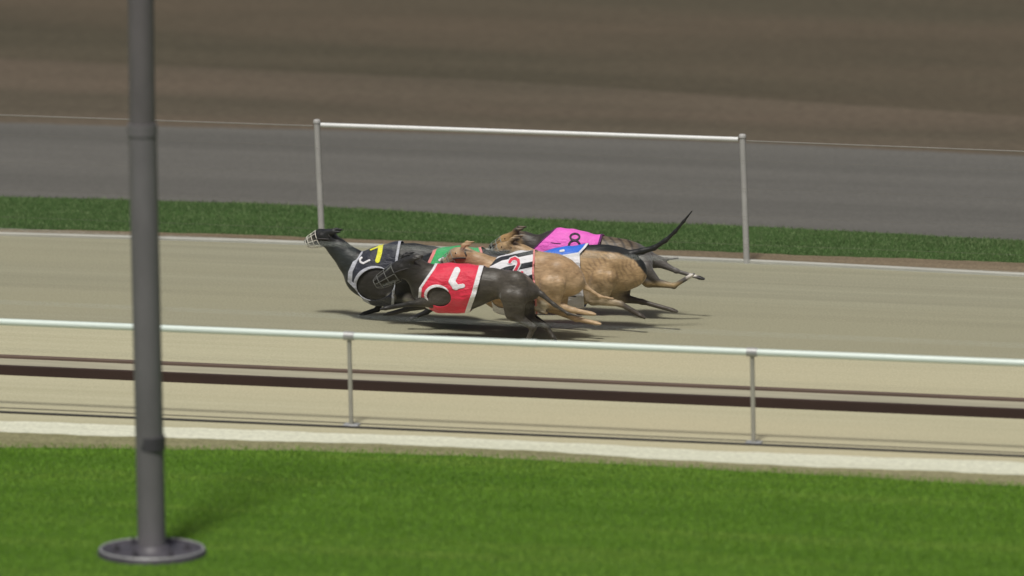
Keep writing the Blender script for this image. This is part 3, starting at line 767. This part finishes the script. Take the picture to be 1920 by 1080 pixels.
greyhound(dict(label='dark brindle greyhound in a pink rug, farthest from the camera with hind legs stretched back', ground=(1080, 592),
    torso=[(1006, 458, 524, .072), (1030, 440, 540, .094), (1056, 434, 548, .100), (1088, 439, 540, .092), (1120, 446, 524, .080), (1146, 449, 514, .074), (1172, 453, 512, .078), (1192, 462, 512, .066), (1206, 474, 508, .046)],
    neck=[(1012, 478, .078), (996, 462, .058), (980, 452, .048), (966, 449, .044)],
    head=[(963, 449), (948, 452), (922, 464)], ear=(-.8, .35), muzzle='grey',
    legs=[leg('fore', [(1020, 500), (1024, 536), (996, 560), (968, 570)], -.07), leg('fore', [(1020, 500), (1030, 536), (1010, 564), (982, 576)], .07),
          leg('hind', [(1184, 484), (1200, 500), (1216, 528), (1264, 536), (1294, 518)], -.07, .98), leg('hind', [(1190, 476), (1204, 484), (1234, 492), (1268, 508), (1312, 521)], .07, .85)],
    legkind=['fore', 'fore', 'hind', 'hind'], tail=[(1200, 478, 0.03, .018), (1228, 482, 0.06, .012), (1250, 486, 0.08, .009), (1272, 484, 0.09, .006)],
    coat=coat8,
    rug=dict(span=(988, 1134), color='pink', front=fr8, rear=rr8, holes=h8, extras=[
        ('trim', 'purple', rim_trim(3, 4, fr8, rr8), .0015, False),
        ('numeral', 'ink', lambda x, y, g: np.minimum(seg_d(x, y, arc(1078, 444.5, 8.5, 6, 0, 360, 24))-1.8, seg_d(x, y, arc(1077, 461, 10.5, 10, 0, 360, 24))-1.9), .003, True),
        ('print', 'purple', lambda x, y, g: np.minimum(seg_d(x, y, [(1033, 447), (1045, 447)])-.6, seg_d(x, y, [(1033, 455), (1051, 457)])-.6), .003, True)])))

# --- number 2: fawn, black and white striped rug with red numeral
fr2 = [(934, 480), (926, 490), (918, 500), (914, 520), (924, 580)]; rr2 = [(1003, 466), (1003, 480), (1001, 510), (1004, 540), (1008, 590)]
h2 = [(944, 556, 24, 22, 0)]
def coat2(x, y, V):
    c = np.tile(np.array((.43, .295, .175)), (len(x), 1))
    c = blend(c, (.36, .235, .13), np.sin(x*.11+.16*y+1.5*np.sin(.05*y))*.6)
    c = blend(c, (.47, .345, .215), (y-500)/40*(x > 990)); c = blend(c, (.40, .25, .12), (485-y)/14*(x > 990))
    c = blend(c, (.30, .28, .23), (492-1.0*y+0)*-.09*(x < 885)); c = blend(c, (.62, .56, .46), near_pt(x, y, 1016, 576, 12, 6)*(V[:, 1] < .2))
    c = blend(c, (.50, .45, .34), near_pt(x, y, 838, 494, 12, 8)*.7)
    return c
greyhound(dict(label='fawn greyhound in a black and white striped rug with a red numeral', ground=(980, 635),
    torso=[(926, 500, 566, .072), (946, 487, 582, .094), (970, 481, 588, .100), (996, 477, 578, .092), (1022, 478, 562, .080), (1042, 482, 552, .076), (1058, 491, 552, .074), (1069, 503, 550, .062), (1076, 517, 545, .046)],
    neck=[(932, 522, .078), (913, 503, .060), (896, 492, .050), (880, 486, .046)],
    head=[(873, 479), (857, 479), (832, 492)], muzzle='grey', ear=(-.5, .45), hs=1.2, headlat=-.02,
    legs=[leg('fore', [(940, 540), (960, 568), (990, 572), (1018, 584)], -.07), leg('fore', [(940, 540), (955, 570), (985, 590), (1010, 604)], .07),
          leg('hind', [(1044, 510), (1038, 530), (1022, 565), (1076, 582), (1108, 588)], -.075, 1.02), leg('hind', [(1046, 512), (1044, 534), (1036, 576), (1080, 598), (1118, 606)], .07)],
    legkind=['fore', 'fore', 'hind', 'hind'], tail=[(1080, 512, 0, .022), (1100, 540, 0.03, .015), (1125, 556, .05, .010), (1150, 560, .06, .006)],
    coat=coat2,
    rug=dict(span=(910, 1012), color='white', front=fr2, rear=rr2, holes=h2, extras=[
        ('stripe', 'black', (lambda x, y, g: seg_d(x, y, [(900, 505), (940, 485), (1010, 471)])-3.5), .0012, False),
        ('stripe', 'black', (lambda x, y, g: seg_d(x, y, [(915, 520), (950, 505), (1010, 493)])-5), .0012, False),
        ('stripe', 'black', (lambda x, y, g: seg_d(x, y, [(930, 545), (975, 528), (1010, 517)])-6), .0012, False),
        ('stripe', 'black', (lambda x, y, g: seg_d(x, y, [(940, 570), (990, 552), (1012, 542)])-6), .0012, False),
        ('stripe', 'black', (lambda x, y, g: seg_d(x, y, [(960, 590), (1012, 566)])-6), .0012, False),
        ('trim', 'rose', rim_trim(0, 3.5, fr2, rr2), .002, False),
        ('numeral_edge', 'white', stroke([(956, 492), (959, 487), (966, 484.5), (972, 488), (973, 495), (969, 503), (964, 512), (964, 517), (970, 518), (979, 511)], 4.6), .0025, True),
        ('numeral', 'red', stroke([(956, 492), (959, 487), (966, 484.5), (972, 488), (973, 495), (969, 503), (964, 512), (964, 517), (970, 518), (979, 511)], 2.6), .004, True)])))

# --- number 1: dark brindle, red rug, nearest the camera
fr1 = [(818, 490), (810, 505), (798, 522), (786, 540), (784, 560), (800, 578), (820, 600)]; rr1 = [(908, 495), (901, 520), (893, 550), (884, 575), (876, 600)]
h1 = [(823, 557, 23, 18, .25)]
def coat1(x, y, V):
    c = np.tile(np.array((.062, .057, .050)), (len(x), 1))
    c = blend(c, (.042, .039, .036), np.sin(x*.2+.3*y)*.5); c = blend(c, (.026, .026, .026), (800-x)/30)
    c = blend(c, (.080, .073, .063), near_pt(x, y, 950, 540, 45, 25)*.8)
    return c
greyhound(dict(label='dark grey-brown greyhound in a red rug with a white numeral, nearest the white rail', ground=(930, 644),
    torso=[(798, 512, 566, .072), (818, 502, 578, .094), (844, 500, 581, .102), (872, 502, 578, .098), (900, 504, 566, .086), (926, 507, 556, .078), (954, 511, 556, .080), (978, 520, 562, .078), (998, 534, 562, .060)],
    neck=[(806, 528, .084), (790, 516, .072), (777, 507, .060), (769, 503, .053)],
    head=[(767, 498), (749, 504), (708, 527)], muzzle='dark', hs=1.22, headlat=-.05, ear=(-.8, -.2),
    legs=[leg('fore', [(816, 540), (822, 565), (768, 570), (722, 578)], -.080), leg('fore', [(812, 540), (806, 568), (762, 580), (728, 589)], .06),
          leg('hind', [(966, 532), (964, 554), (960, 588), (1000, 614), (990, 637)], -.075, 1.1), leg('hind', [(972, 534), (974, 556), (978, 594), (1024, 612), (1038, 633)], .07, 1.0)],
    legkind=['fore', 'fore', 'hind', 'hind'], tail=[(994, 536, 0, .022), (1016, 552, -.02, .016), (1040, 572, -.03, .012), (1065, 588, -.03, .009), (1092, 594, -.03, .005)],
    coat=coat1,
    rug=dict(span=(782, 912), color='red', front=fr1, rear=rr1, holes=h1, extras=[
        ('trim', 'white', rim_trim(5, 9, fr1, rr1, h1, 5), .0015, False),
        ('numeral', 'white', lambda x, y, g: np.minimum(np.minimum(seg_d(x, y, [(857, 507), (847, 528)])-6, seg_d(x, y, [(847, 528), (855, 538)])-6.0), seg_d(x, y, [(852, 539), (868, 536)])-4.0), .003, True)])))
